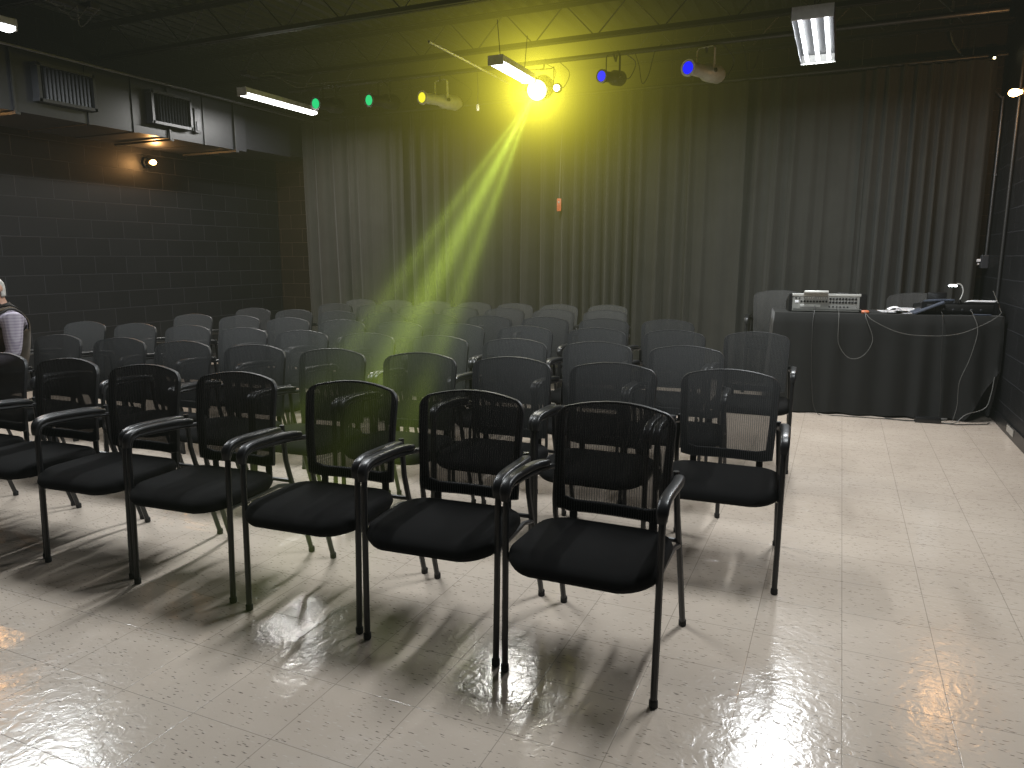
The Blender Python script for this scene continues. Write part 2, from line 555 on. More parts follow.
def seat_bm():
    b = B()
    cy = -.115
    prof = [(.90, .392), (.97, .396), (1.0, .410), (1.005, .424), (.985, .440), (.94, .449), (.85, .4535), (.65, .456), (.4, .456), (.15, .455)]
    rings = []
    for sc, z in prof:
        ring = []
        for px, py in rrect(.252, .210, .105, 7):
            px *= 1 - .05 * max(0, py) / .2175           # narrower at the back
            yy = py + (-.030 * (1 - (px / .252) ** 2) if py < 0 else 0)   # bowed front edge
            X, Y = px * sc, yy * sc
            zz = z
            if z > .42:
                fr = max(0, (-Y - .06) / .17)
                zz -= .022 * fr ** 2
                zz -= .008 * (1 - (X / .26) ** 2) * (1 if Y > -.12 else .4)
            elif z < .42:
                fr = max(0, (-Y - .06) / .17); zz -= .010 * fr ** 2
            ring.append(b.verts.new((X, cy + Y, zz)))
        rings.append(ring)
    n = len(rings[0])
    for A, C in zip(rings, rings[1:]):
        for k in range(n): b.faces.new((A[k], A[(k + 1) % n], C[(k + 1) % n], C[k]))
    b.faces.new(rings[0][::-1]); b.faces.new(rings[-1])
    return b

def back_frame_bm():
    b = B()
    O = back_outline(); I = back_outline(.032, .046, .010)
    T = .009
    n = len(O)
    def P(p, dy): return b.verts.new((p[0], back_y(p[0], p[1]) + dy, p[1]))
    def mid(a, c, t): return (a[0] + (c[0] - a[0]) * t, a[1] + (c[1] - a[1]) * t)
    loops = []
    for src, dy in ((lambda k: O[k], 0), (lambda k: mid(O[k], I[k], .12), -T), (lambda k: mid(O[k], I[k], .85), -T), (lambda k: I[k], -T * .3),
                    (lambda k: I[k], T * .3), (lambda k: mid(O[k], I[k], .85), T), (lambda k: mid(O[k], I[k], .12), T)):
        loops.append([P(src(k), dy) for k in range(n)])
    m = len(loops)
    for j in range(m):
        A, C = loops[j], loops[(j + 1) % m]
        for k in range(n): b.faces.new((A[k], A[(k + 1) % n], C[(k + 1) % n], C[k]))
    return b

def back_mesh_bm():
    b = B()
    I = back_outline(.002, .002, .001)
    n = len(I); c = (0, .665)
    loops = []
    for sc in (1, .8, .55, .3):
        loops.append([b.verts.new((c[0] + (p[0] - c[0]) * sc, back_y((p[0]) * sc, c[1] + (p[1] - c[1]) * sc) - .0115, c[1] + (p[1] - c[1]) * sc)) for p in I])
    for A, C in zip(loops, loops[1:]):
        for k in range(n): b.faces.new((A[k], A[(k + 1) % n], C[(k + 1) % n], C[k]))
    ctr = b.verts.new((0, back_y(0, c[1]) - .0115, c[1]))
    for k in range(n): b.faces.new((loops[-1][k], loops[-1][(k + 1) % n], ctr))
    return b

def make_chair():
    t = thing('mesh_back_chair', 'black chair', 'chair')
    obj('seat', seat_bm(), 'seat', t, auto=60)
    b = B(); box(b, (0, -.1, .388), (.40, .34, .014), .005); obj('seat_pan', b, 'backframe', t)
    back = obj('backrest', back_frame_bm(), 'backframe', t, auto=50)
    obj('mesh_panel', back_mesh_bm(), 'mesh', back)
    for s in (-1, 1):
        l = obj('leg', leg_front(s), 'tube', t); obj('foot_cap', foot(s * .255, -.2722), 'rubber', l)
        l = obj('leg', leg_rear(s), 'tube', t); obj('foot_cap', foot(s * .240, .2834), 'rubber', l)
        obj('armrest', arm_pad(s), 'plastic', t, auto=50)
        b = B(); tube(b, [(s * .2600, -.259, .395), (s * .236, -.20, .386), (s * .232, .08, .386), (s * .2345, .180, .362)], .0095, 8); obj('side_rail', b, 'tube', t)
    b = B(); tube(b, [(-.234, -.12, .378), (.234, -.12, .378)], .009, 8); obj('crossbar', b, 'tube', t)
    b = B(); tube(b, [(-.234, .165, .385), (-.10, .125, .400), (.10, .125, .400), (.234, .165, .385)], .009, 8); obj('crossbar', b, 'tube', t)
    for s in (-1, 1):
        b = B(); box(b, (s * .150, .122, .435), (.03, .012, .10), .003); obj('back_bracket', b, 'backframe', t)
    return t

# measured backrest positions, row by row, from the right end of each row
ROWS = [
    [(-.70, 2.502), (-1.277, 2.502), (-1.835, 2.495), (-2.455, 2.485), (-3.03, 2.478), (-3.58, 2.475), (-4.125, 2.470)],
    [(-.43, 3.57), (-1.03, 3.56), (-1.58, 3.55), (-2.11, 3.51), (-2.67, 3.455), (-3.225, 3.42), (-3.80, 3.39), (-4.32, 3.365), (-4.885, 3.325), (-5.45, 3.30)],
    [(-.79, 4.43), (-1.36, 4.43), (-1.925, 4.38), (-2.48, 4.335), (-3.03, 4.29), (-3.57, 4.25), (-4.11, 4.23), (-4.65, 4.21), (-5.165, 4.17), (-5.68, 4.12)],
    [(-.49, 5.48), (-1.08, 5.38), (-1.66, 5.30), (-2.225, 5.23), (-2.785, 5.18), (-3.31, 5.15), (-3.85, 5.13), (-4.41, 5.10), (-4.98, 5.10), (-5.52, 5.08)],
    [(-1.33, 6.27), (-1.87, 6.17), (-2.395, 6.12), (-2.90, 6.05), (-3.43, 5.99), (-3.95, 5.96), (-4.52, 5.94), (-5.08, 5.94), (-5.62, 5.94)],
    [(-2.13, 7.13), (-2.68, 7.07), (-3.20, 7.00), (-3.71, 6.97), (-4.23, 6.94), (-4.76, 6.92), (-5.31, 6.92)],
    [(-2.35, 7.95), (-2.89, 7.83), (-3.42, 7.80), (-3.96, 7.80), (-4.49, 7.79), (-5.02, 7.77), (-5.54, 7.76)],
]
ROW_NAME = ['front row', 'second row', 'third row', 'fourth row', 'fifth row', 'sixth row', 'back row']
ORD = ['rightmost', 'second from the right', 'third from the right', 'fourth from the right', 'fifth from the right', 'sixth from the right',
       'seventh from the right', 'eighth from the right', 'ninth from the right', 'leftmost']
JIT = random.Random(3)
proto = None
chairs = {}
for ri, row in enumerate(ROWS):
    n_ = len(row); mx_ = sum(p[0] for p in row) / n_; mi_ = (n_ - 1) / 2
    sl_ = sum((i - mi_) * (p[0] - mx_) for i, p in enumerate(row)) / sum((i - mi_) ** 2 for i in range(n_))
    for ci, (bx, by) in enumerate(row):
        if ri: bx, by = .972 * (.35 * bx + .65 * (mx_ + sl_ * (ci - mi_))), .972 * by
        rz = R((1.0 if ci == 0 else 3.6) + JIT.uniform(-1.2, 1.2)) if ri == 0 else R(1.5 + min(ci, 4) * .4 + JIT.uniform(-1.2, 1.2))
        if proto is None:
            proto = make_chair(); o = proto
        else:
            o = copy_tree(proto)
        off = Matrix.Rotation(rz, 3, 'Z') @ Vector((0, .15, 0))
        o.location = (bx - off.x, by - off.y, 0); o.rotation_euler = (0, 0, rz)
        if ci == len(row) - 1: pos = 'leftmost'
        else: pos = ORD[ci]
        extra = ''
        if ri == 1 and ci == 9: extra = ', the one the person sits on'
        o['label'] = f'black mesh-back armchair, {pos} in the {ROW_NAME[ri]}{extra}'
        o['group'] = 'black mesh-back chairs set out in rows'
        chairs[(ri, ci)] = o
# card tags hanging under some front row seats
for key, dx in (((0, 2), .08), ((0, 4), .06), ((0, 5), .05)):
    b = B(); box(b, (dx + .05, .02, .345), (.17, .002, .075), 0, Matrix.Rotation(R(52), 3, 'X') @ Matrix.Rotation(R(8), 3, 'Y'))
    o = obj('hanging_card_tag', b, 'card', chairs[key], smooth=False)
    o['label'] = 'beige card tag hanging under the seat'

# chairs behind the mixing table
for (bx, by), rz, lab in (((-.58, 8.32), R(4), 'black mesh-back chair behind the left end of the table, half hidden by the sound mixer'),
                          ((.70, 8.25), R(-3), 'black chair behind the right half of the table, left of the gooseneck lamp')):
    o = copy_tree(proto); sc = 1.19
    off = Matrix.Rotation(rz, 3, 'Z') @ Vector((0, .15 * sc, 0))
    o.location = (bx - off.x, by - off.y, 0); o.rotation_euler = (0, 0, rz); o.scale = (sc, sc * .95, sc)
    o['label'] = lab; o['group'] = 'chairs behind the sound table'

# ------------------------------------------------------------------ curtains
def curtain(x0, x1, seed, label, y=8.47, z0=.015, z1=3.22):
    rg = random.Random(seed)
    xs = []; n = int((x1 - x0) / .013); nz = 12
    # irregular pleats: cumulative phase with changing wavelength
    phs = []; p = rg.uniform(0, 6.28); wl = rg.uniform(.13, .2); tgt = wl
    for i in range(n + 1):
        if i % 11 == 0: tgt = rg.choice((.10, .13, .17, .24, .36))
        wl += (tgt - wl) * .12
        phs.append(p); p += 2 * PI * (x1 - x0) / n / wl
    amp = [1.]
    for i in range(n): amp.append(max(.12, min(1.2, amp[-1] + rg.uniform(-.14, .14))))
    b = B(); grid = []
    for j in range(nz + 1):
        v = j / nz; z = z0 + (z1 - z0) * v
        row = []
        for i in range(n + 1):
            u = i / n
            a = (.056 - .024 * v) * amp[i]
            q = phs[i] + .5 * math.sin(2.1 * v + i * .021 + seed)
            yy = y + a * (math.sin(q) + .28 * math.sin(2 * q + seed)) + .02 * math.sin(u * 9 + seed)
            xx = x0 + (x1 - x0) * u + .012 * math.sin(q * .5 + 2 * v) * (1 - v * .6)
            row.append(b.verts.new((xx, yy, z)))
        grid.append(row)
    for A, C in zip(grid, grid[1:]):
        for i in range(n): b.faces.new((A[i], A[i + 1], C[i + 1], C[i]))
    o = obj('stage_curtain', b, 'curtain', None, auto=180)
    return tag(o, label, 'curtain', 'black pleated stage curtains along the back wall')

CX = [-6.93, -5.35, -3.12, -1.05, .13, 1.18]
CL = ['black pleated stage curtain next to the bare block wall, leftmost panel', 'black pleated stage curtain between the leftmost panel and the red pull',
      'black pleated stage curtain right of the red pull, widest panel', 'black pleated stage curtain behind the left end of the sound table',
      'black pleated stage curtain behind the right end of the sound table, rightmost panel']
for k in range(5):
    curtain(CX[k] - (.03 if k else 0), CX[k + 1] + .02, 11 + k, CL[k], y=8.47 + (.035 if k % 2 else -.02))
b = B(); tube(b, [(-7.0, 8.47, 3.25), (1.28, 8.47, 3.25)], .021, 10)
t = obj('curtain_rail', b, 'steel'); tag(t, 'black pipe rail along the top of the stage curtains', 'rail')
for k in range(9):
    xx = -6.6 + k * .95
    b = B(); tube(b, [(xx, 8.47, 3.27), (xx, 8.47, 3.88)], .006, 6); obj('hanger_rod', b, 'steel', t)

# ------------------------------------------------------------------ ductwork on the left wall
DX, DZ0, DZ1 = -6.78, 2.665, 3.22
t = thing('air_duct', 'long black painted air duct along the top of the left wall', 'duct', (DX, 5, DZ0))
def loc(p): return (p[0] - DX, p[1] - 5, p[2] - DZ0)
b = B(); box(b, loc(((XL + DX) / 2 + .01, 2.45, (DZ0 + DZ1) / 2)), (DX - XL - .02, 9.5, DZ1 - DZ0)); obj('duct_run', b, 'duct', t, smooth=False)
for y in (3.3, 4.2, 5.12, 5.62, 6.55):
    b = B(); box(b, loc((DX + .006, y, (DZ0 + DZ1) / 2)), (.014, .03, DZ1 - DZ0 + .012)); box(b, loc(((XL + DX) / 2, y, DZ0 - .004)), (DX - XL - .04, .03, .010))
    obj('flange_seam', b, 'duct', t, smooth=False)
b = B(); box(b, loc((-7.25, 7.65, 2.96)), (.80, .86, .50)); obj('end_box', b, 'duct', t, smooth=False)
b = B(); box(b, loc((-7.32, 8.41, 3.02)), (.62, .66, .52)); obj('rear_box', b, 'steel', t, smooth=False)
for y0, y1 in ((4.60, 5.14), (5.80, 6.30)):
    v = B(); z0, z1 = 2.79, 3.10
    for a, c in (((y0 + y1) / 2, z0), ((y0 + y1) / 2, z1)): box(v, loc((DX + .045, a, c)), (.09, y1 - y0 + .04, .028))
    for a in (y0, y1): box(v, loc((DX + .045, a, (z0 + z1) / 2)), (.09, .028, z1 - z0 + .028))
    g = obj('vent_frame', v, 'vent', t, smooth=False)
    v = B(); box(v, loc((DX + .008, (y0 + y1) / 2, (z0 + z1) / 2)), (.01, y1 - y0, z1 - z0)); obj('vent_shade_sheet', v, 'vent_shade', g, smooth=False)  # dark sheet on the closed duct stands in for shade inside the vent
    v = B(); k = y0 + .03
    while k < y1 - .01:
        box(v, loc((DX + .045, k, (z0 + z1) / 2)), (.055, .005, z1 - z0), 0, Matrix.Rotation(R(35), 3, 'Z')); k += .038
    obj('louvre', v, 'duct', g, smooth=False)
v = B(); box(v, loc((DX + .03, 6.42, 2.90)), (.05, .09, .26), .004); box(v, loc((DX + .058, 6.42, 2.84)), (.012, .06, .10), .003)
obj('damper_control', v, 'vent', t, smooth=False)
for k, y in enumerate((4.4, 6.05, 7.0)):
    b = B(); box(b, (0, 0, 0), (.88, .045, .022)); box(b, (.41, 0, .3), (.02, .02, .6))
    o = obj('duct_hanger', b, 'steel', smooth=False, loc=(-7.22 + .05, y, DZ0 - .022))
    tag(o, ['black strap hanger under the duct, left of the lit wall lamp', 'black strap hanger under the duct, just above the lit wall lamp', 'black strap hanger under the far end of the duct'][k], 'hanger', 'hangers under the air duct')

def lamp(kind, name, parent, loc_, power, col, size=None, rot=(0, 0, 0)):
    l = bpy.data.lights.new(name, kind); l.energy = power; l.color = col
    if kind == 'AREA': l.shape = 'RECTANGLE'; l.size, l.size_y = size
    else: l.shadow_soft_size = size
    o = bpy.data.objects.new(name, l); COL.objects.link(o); o.parent = parent; o.location = loc_; o.rotation_euler = rot
    return o

# bare bulb wall lamps
def wall_lamp(p, nrm, label):
    t = thing('wall_lamp', label, 'lamp', p)
    r = align(nrm)
    b = B(); lathe(b, [(.055, 0), (.058, .006), (.058, .03), (.05, .038)], 20, rot=r); obj('junction_plate', b, 'black', t)
    b = B(); lathe(b, [(.030, .036), (.033, .05), (.028, .085), (.024, .09)], 16, rot=r); obj('socket', b, 'brass', t)
    b = B(); lathe(b, [(.013, .088), (.016, .10), (.028, .125), (.031, .145), (.026, .168), (.012, .182), (.002, .185)], 16, rot=r); obj('bulb', b, 'bulb', t)
    lamp('POINT', 'bulb_light', t, r @ Vector((0, 0, .215)), 9., (1., .50, .17), .022)
    return t
wall_lamp((XL + .001, 6.50, 2.505), (1, -.1, -.05), 'bare glowing bulb on the left block wall under the duct')
wall_lamp((XL + .001, 4.05, 2.52), (1, -.1, -.05), 'second bare bulb further left on the block wall, at the edge of the photo')
wall_lamp((XR - .001, 7.20, 2.68), (-1, -.1, -.05), 'bare glowing bulb high on the right wall above the sound table')

# ------------------------------------------------------------------ fluorescent fixtures
def strip_light(x, y0, y1, z, w, label, lens='tube_on', h=.055, power=45.):
    t = thing('strip_light', label, 'light', (x, (y0 + y1) / 2, z), 0, 'fluorescent ceiling lights')
    L = y1 - y0
    b = B(); box(b, (0, 0, .045), (w, L, h), .006); obj('housing', b, 'whitebox', t, smooth=False)
    b = B(); tube(b, [(0, -L / 2 + .01, .008), (0, L / 2 - .01, .008)], 1, 12, True, False, (w * .47, .026)); obj('lens', b, lens, t)
    lamp('AREA', 'tube_light', t, (0, 0, -.021), power * L / 1.2, (1., .98, .94) if lens == 'tube_on' else (.94, .98, 1.), (w * .85, L - .05))
    for s in (-1, 1):
        b = B(); box(b, (0, s * (L / 2 - .004), .03), (w * 1.02, .014, .085), .003); obj('end_cap', b, 'whitebox', t, smooth=False)
        b = B(); tube(b, [(0, s * L * .36, .07), (.03 * s, s * L * .36, JZ0 - z)], .003, 6); obj('hanging_chain', b, 'conduit', t)
    return t
strip_light(-5.97, 6.32, 7.50, 3.10, .13, 'long glowing tube light over the left rows, beside the green stage lights', power=37)
strip_light(-5.93, 2.64, 3.90, 3.10, .13, 'glowing tube light cut by the top left corner of the photo', 'tube_cool')
strip_light(-2.96, 6.28, 7.05, 3.10, .15, 'glowing tube light in the middle, beside the burning yellow stage light')
strip_light(-2.95, 2.64, 3.84, 3.10, .14, 'glowing tube light overhead above the front rows, just above the photo', 'tube_cool', power=40)
strip_light(.0, 2.64, 3.84, 3.10, .14, 'glowing tube light overhead near the right aisle, above the photo', 'tube_cool', power=32)
# open troffer with three bare tubes
t = thing('tube_fixture', 'open rectangular fixture with bright bare tubes, right of the stage lights', 'light', (-.30, 6.37, 2.99), 0, 'fluorescent ceiling lights')
b = B(); L = 1.30; w = .27
box(b, (0, 0, .085), (w, L, .012)); box(b, (-w / 2, 0, .05), (.008, L, .08)); box(b, (w / 2, 0, .05), (.008, L, .08))
obj('reflector_housing', b, 'vent', t, smooth=False)
for s in (-1, 1):
    b = B(); box(b, (0, s * L / 2, .05), (w, .012, .085)); obj('end_plate', b, 'whitebox', t, smooth=False)
for k in range(3):
    b = B(); tube(b, [(-.085 + .085 * k, -L / 2 + .03, .035), (-.085 + .085 * k, L / 2 - .03, .035)], .014, 10); obj('tube', b, 'tube_cool', t)
    lamp('AREA', 'tube_light', t, (-.085 + .085 * k, 0, .019), 18., (.95, .98, 1.), (.028, L - .1))
for s in (-1, 1):
    b = B(); tube(b, [(0, s * .45, .09), (0, s * .45, .50)], .004, 6); obj('hanging_rod', b, 'conduit', t)

# pipes under the joists
def pipe(name, pts, r, m, label, cat='pipe', n=10):
    b = B(); tube(b, pts, r, n); return tag(obj(name, b, m), label, cat)
pipe('conduit_pipe', [(-6.62, .5, 3.18), (-6.62, 8.3, 3.18)], .016, 'conduit', 'thin grey conduit running along the left side past the tube light')
pipe('conduit_pipe', [(-3.42, 5.9, 3.24), (-3.42, 7.62, 3.24)], .012, 'silver', 'thin bright conduit leading toward the yellow stage light')
pipe('lighting_bar', [(-6.3, 7.46, 3.38), (1.1, 7.46, 3.38)], .024, 'steel', 'black pipe bar that the row of stage lights hangs from')

# ------------------------------------------------------------------ stage lights
def stage_light(p, d, gel, label, r=.058, L=.44, body='darkmetal', yoke=True, name='stage_light', lr=1.):
    """p: lens centre, d: direction the light points"""
    d = Vector(d).normalized()
    t = thing(name, label, 'stage light', p, 0, 'stage lights on the bar')
    rot = align(-d)
    b = B(); lathe(b, [(r * 1.12, .0), (r * 1.16, .004), (r * 1.16, .022), (r * 1.0, .026), (r * .98, L * .42), (r * 1.08, L * .45), (r * 1.42, L * .55), (r * 1.45, L * .86), (r * 1.2, L * .93), (r * .7, L)], 24, rot=rot)
    bo = obj('barrel', b, body, t)
    b = B(); lathe(b, [(r * 1.05 * lr, -.003 - .006 * (lr > 1)), (r * .8 * lr, -.010 * lr), (r * .4 * lr, -.015 * lr), (.001, -.016 * lr)], 24, rot=rot); obj('lens', b, gel, t)
    b = B(); lathe(b, [(r * 1.28, -.006), (r * 1.28, .016), (r * 1.13, .016), (r * 1.13, -.006)], 24, rot=rot); obj('gel_frame', b, body, t)
    if yoke:
        side = d.cross(Vector((0, 0, 1))).normalized()
        c = -d * L * .5
        top = Vector((c.x, c.y, 3.36 - p[2]))
        wy = r * 1.62
        P = [c + side * wy, c + side * wy + Vector((0, 0, .20)), Vector((c.x, c.y, .235)) + side * wy * .8, Vector((c.x, c.y, .235)) - side * wy * .8, c - side * wy + Vector((0, 0, .20)), c - side * wy]
        b = B()
        tube(b, P, 1, 8, True, False, (.016, .004)); obj('yoke', b, 'silver' if body == 'silver' else 'darkmetal', t)
        b = B()
        for s in (-1, 1): lathe(b, [(.016, 0), (.020, .005), (.020, .02), (.012, .024)], 10, at=c + side * s * (wy + .004), rot=align(side * s))
        obj('knob', b, 'black', t)
        yb = 7.46 - p[1]
        b = B(); tube(b, [(c.x, c.y, .235), (c.x, yb * .7 + c.y * .3, 3.30 - p[2]), (c.x, yb, 3.36 - p[2]), (c.x, yb + .03, 3.41 - p[2])], .011, 8); obj('clamp', b, 'darkmetal', t)
    # tail cable
    e = -d * L
    b = B(); tube(b, smooth_path([e, e + Vector((.06, .04, .02)), e + Vector((.10, .08, .16)), (e.x + .03, 7.47 - p[1], 3.37 - p[2])], 6), .005, 6); obj('power_cable', b, 'cable', t)
    return t
stage_light((-5.56, 7.03, 3.10), (-.10, -1, -.10), 'gel_green', 'green stage light at the left end of the bar')
stage_light((-4.90, 7.12, 3.10), (-.25, -1, -.10), 'gel_green', 'green stage light beside the silver one with the yellow lens')
stage_light((-4.27, 7.20, 3.09), (-.226, -.97, -.05), 'gel_yellow', 'silver stage light with a pale yellow lens pointing left', .056, .62, 'silver')
stage_light((-2.93, 7.20, 3.05), (.16, -1, -.32), 'lens_yellow_on', 'burning bright yellow stage light in the middle of the bar', .085, .34, lr=1.12)
stage_light((-2.78, 7.36, 3.09), (.3, -1, -.2), 'lens_white_on', 'small bright lamp just right of the burning yellow stage light', .035, .16, yoke=False, name='spot_lamp')
stage_light((-2.24, 7.16, 3.11), (-.35, -1, -.10), 'gel_blue', 'dark stage light with a small blue lens, right of the yellow glare', .050, .36)
stage_light((-1.41, 7.14, 3.10), (-.355, -.937, -.05), 'gel_blue', 'silver stage light with a blue lens at the right end of the bar', .058, .60, 'silver')

# loose cables between the lights
def cable(pts, r, m, label, name='cable', sub=8, group=None):
    b = B(); r *= .7; tube(b, smooth_path(pts, sub), r, 6); return tag(obj(name, b, m), label, 'cable', group)
rc = random.Random(5)
hang = [(-6.02, 'by the left tube light'), (-5.30, 'between the two green stage lights'), (-4.60, 'left of the yellow lensed silver stage light'), (-2.0, 'right of the small blue stage light'), (-1.0, 'at the right end of the lighting bar')]
for xx, w in hang:
    z = 3.37
    P = [(xx, 7.46, z), (xx + .05, 7.44, z - .13), (xx + .09, 7.43, z - .30), (xx + .15, 7.44, z - .22), (xx + .20, 7.45, z - .02), (xx + .27, 7.46, z + .05)]
    cable(P, .0055, 'cable_lit' if xx in (-6.02, -4.60) else 'cable', f'loop of loose cable hanging from the bar {w}', 'hanging_cable')
t = thing('hanging_plug', 'small pale plug dangling on a thin cord right of the yellow lensed silver light', 'plug', (-3.72, 7.44, 2.98))
b = B(); tube(b, [(0, 0, .03), (.005, 0, .2), (-.01, .01, .38)], .004, 6); obj('cord', b, 'cable_lit', t)
b = B(); lathe(b, [(.008, .04), (.016, .03), (.018, -.02), (.010, -.03)], 10); obj('plug_body', b, 'paper', t)
cable([(-6.3, 7.2, 3.50), (-5.95, 7.25, 3.40), (-5.6, 7.44, 3.42), (-5.2, 7.46, 3.42)], .008, 'cable_lit', 'grey cable draped over the left end of the lighting bar', 'draped_cable')
cable([(-.2, 7.0, 3.52), (.3, 6.9, 3.44), (.75, 6.8, 3.47), (1.27, 6.55, 3.30)], .008, 'cable_lit', 'grey cable sagging between joists at the top right', 'draped_cable')
cable([(.35, 6.2, 3.55), (.85, 6.1, 3.38), (1.27, 5.9, 3.22)], .007, 'cable_lit', 'thin cable sloping down to the right wall at the top right corner', 'draped_cable')
cable([(-.9, 6.6, 3.50), (-.1, 6.6, 3.46), (.6, 6.65, 3.52), (1.2, 6.7, 3.50)], .006, 'cable', 'dark cable strung under the joists near the right wall', 'draped_cable')
# top left hardware
t = thing('ceiling_bracket', 'metal bracket with loose wires at the top left corner', 'bracket', (-5.9, 4.25, 3.42))
b = B(); box(b, (0, .1, 0), (.05, .55, .03)); box(b, (.0, .30, .03), (.16, .10, .05), .006); obj('channel', b, 'vent', t, smooth=False)
b = B()
for k in range(4): tube(b, smooth_path([(-.02 + .02 * k, -.2 + .12 * k, 0), (.10 - .05 * k, -.05 + .1 * k, -.07 - .02 * k), (-.05 + .06 * k, .12 + .06 * k, .01)], 5), .004, 5)
obj('wire', b, 'cable_lit', t)
# ceiling junction by the left tube light
t = thing('junction_box', 'small pale box and loose wires above the left tube light', 'box', (-6.05, 6.55, 3.36))
b = B(); box(b, (0, 0, 0), (.10, .20, .05), .006); obj('cover', b, 'vent', t, smooth=False)
b = B(); tube(b, smooth_path([(.03, .1, 0), (.10, .3, .03), (.2, .5, -.05), (.3, .8, .02)], 5), .006, 6); tube(b, smooth_path([(.0, .1, 0), (.02, .35, .10), (.25, .6, .08)], 5), .005, 6); obj('wire', b, 'cable_lit', t)

# red pull on a cord in the gap between curtains
t = thing('pull_cord', 'faded red pull handle on a thin cord in front of the curtain gap', 'pull cord', (-3.115, 8.37, 1.93))
b = B(); box(b, (0, 0, .07), (.055, .022, .15), .008); obj('handle', b, 'redtag', t)
b = B(); tube(b, [(0, 0, .14), (.01, .02, .7), (.02, .09, 1.30)], .004, 6); obj('cord', b, 'cable_lit', t)
b = B(); box(b, (0, -.013, .10), (.022, .004, .022), .002); obj('button', b, 'card', t)

# ------------------------------------------------------------------ table with cloth, and what stands on it
TA = R(7.0)
TC = Vector((.375, 7.10, 0)); TZ = .90; TW, TD = 1.79, .60
tm = Matrix.Rotation(TA, 3, 'Z')
def T(x, y, z=TZ):
    """table coordinates: x along the front edge from its middle, y back from the front edge"""
    v = tm @ Vector((x, y, 0)); return Vector((TC.x + v.x, TC.y + v.y, z))
t = thing('folding_table', 'long folding table hidden under the black cloth at the right wall', 'table', TC, TA)
b = B(); box(b, (0, TD / 2, TZ - .022), (TW - .02, TD - .02, .030), .008); obj('tabletop', b, 'card', t)
for s in (-1, 1):
    for q in (.10, TD - .10):
        b = B(); tube(b, [(s * .72, q, 0), (s * .72, q, TZ - .035)], .014, 8); obj('leg', b, 'conduit', t)
# cloth: one sheet, top plus hanging sides with folds
b = B()
hw, hd = TW / 2, TD / 2
per = []
def seg(a, c, n):
    for k in range(n): per.append((a[0] + (c[0] - a[0]) * k / n, a[1] + (c[1] - a[1]) * k / n))
seg((-hw, -hd), (hw, -hd), 150); seg((hw, -hd), (hw, hd), 40); seg((hw, hd), (-hw, hd), 60); seg((-hw, hd), (-hw, -hd), 40)
Ln = len(per); rg = random.Random(21)
ph_ = [0.]; wl = .16
for i in range(Ln):
    if i % 10 == 0: tg = rg.uniform(.14, .34)
    wl += (tg - wl) * .15
    ph_.append(ph_[-1] + 2 * PI * .012 / wl)
rings = []
levels = [(TZ + .002, 0., 0.), (TZ - .002, .004, 0.)] + [(TZ * (1 - k / 9) - .004 * (k == 0), 0.006, k / 9) for k in range(1, 10)]
for z, o_, fz in levels:
    ring = []
    for i, (px, py) in enumerate(per):
        nx = (1 if px > hw - 1e-4 else -1 if px < -hw + 1e-4 else 0); ny = (-1 if py < -hd + 1e-4 else 1 if py > hd - 1e-4 else 0)
        a = fz ** .7 * .022 * (1 + math.sin(ph_[i])) * (.5 if nx > 0 else 1)
        dd = o_ + a + .012 * fz
        zz = max(z, .012 + .01 * math.sin(ph_[i] * .5))
        if fz > 0:   # right front corner is hitched up
            u = max(0, 1 - math.hypot((px - hw) / .22, (py + hd) / .16))
            zz = max(zz, .012 + u * .42)
            if nx > 0: dd = min(dd, .02)
        ring.append(b.verts.new((px + nx * dd + .01 * math.sin(ph_[i] * .7) * fz * (ny != 0), py + ny * dd + hd, zz)))
    rings.append(ring)
for A, C in zip(rings, rings[1:]):
    for k in range(Ln): b.faces.new((A[k], A[(k + 1) % Ln], C[(k + 1) % Ln], C[k]))
b.faces.new(rings[0])
o = obj('tablecloth', b, 'tcloth', auto=70); o.location = TC; o.rotation_euler = (0, 0, TA)
tag(o, 'black cloth draped over the long table down to the floor', 'tablecloth')

# sound mixer, back panel toward the camera
t = thing('sound_mixer', 'grey and black sound mixer with rows of sockets on the left half of the table', 'mixer', T(-.47, .10), TA)
mw_, md, mh = .62, .42, .168
def wedge(b, x0, x1, y0, z00, y1, z10, zb=.012):
    v = [b.verts.new(c) for c in ((x0, y0, zb), (x1, y0, zb), (x1, y1, zb), (x0, y1, zb), (x0, y0, z00), (x1, y0, z00), (x1, y1, z10), (x0, y1, z10))]
    for f_ in ((0, 1, 2, 3), (4, 5, 6, 7), (0, 1, 5, 4), (1, 2, 6, 5), (2, 3, 7, 6), (3, 0, 4, 7)): b.faces.new([v[k] for k in f_])
b = B(); wedge(b, -mw_ / 2 + .02, mw_ / 2 - .02, 0, mh - .006, md, .07); obj('chassis', b, 'greymetal', t, smooth=False)
for s in (-1, 1):
    b = B(); wedge(b, s * (mw_ / 2 - .012) - .016 - .004 * s, s * (mw_ / 2 - .012) + .016 + (.02 if s > 0 else 0), -.014, mh - .002, md + .01, .085, .004)
    bmesh.ops.bevel(b, geom=list(b.edges), offset=.006, segments=2, affect='EDGES'); obj('end_cheek', b, 'black', t)
b = B(); box(b, (0, -.004, mh - .012), (mw_ - .05, .014, .022), .003); obj('top_lip', b, 'silver', t, smooth=False)
b = B(); box(b, (0, -.003, .088), (mw_ - .07, .006, .120), .002); bp_ = obj('rear_panel', b, 'greymetal', t, smooth=False)
jb = B(); lathe(jb, [(.0095, 0), (.0105, .004), (.0075, .006), (.006, .003)], 12, rot=align((0, -1, 0))); jack0 = obj('socket', jb, 'black', bp_)
first = True
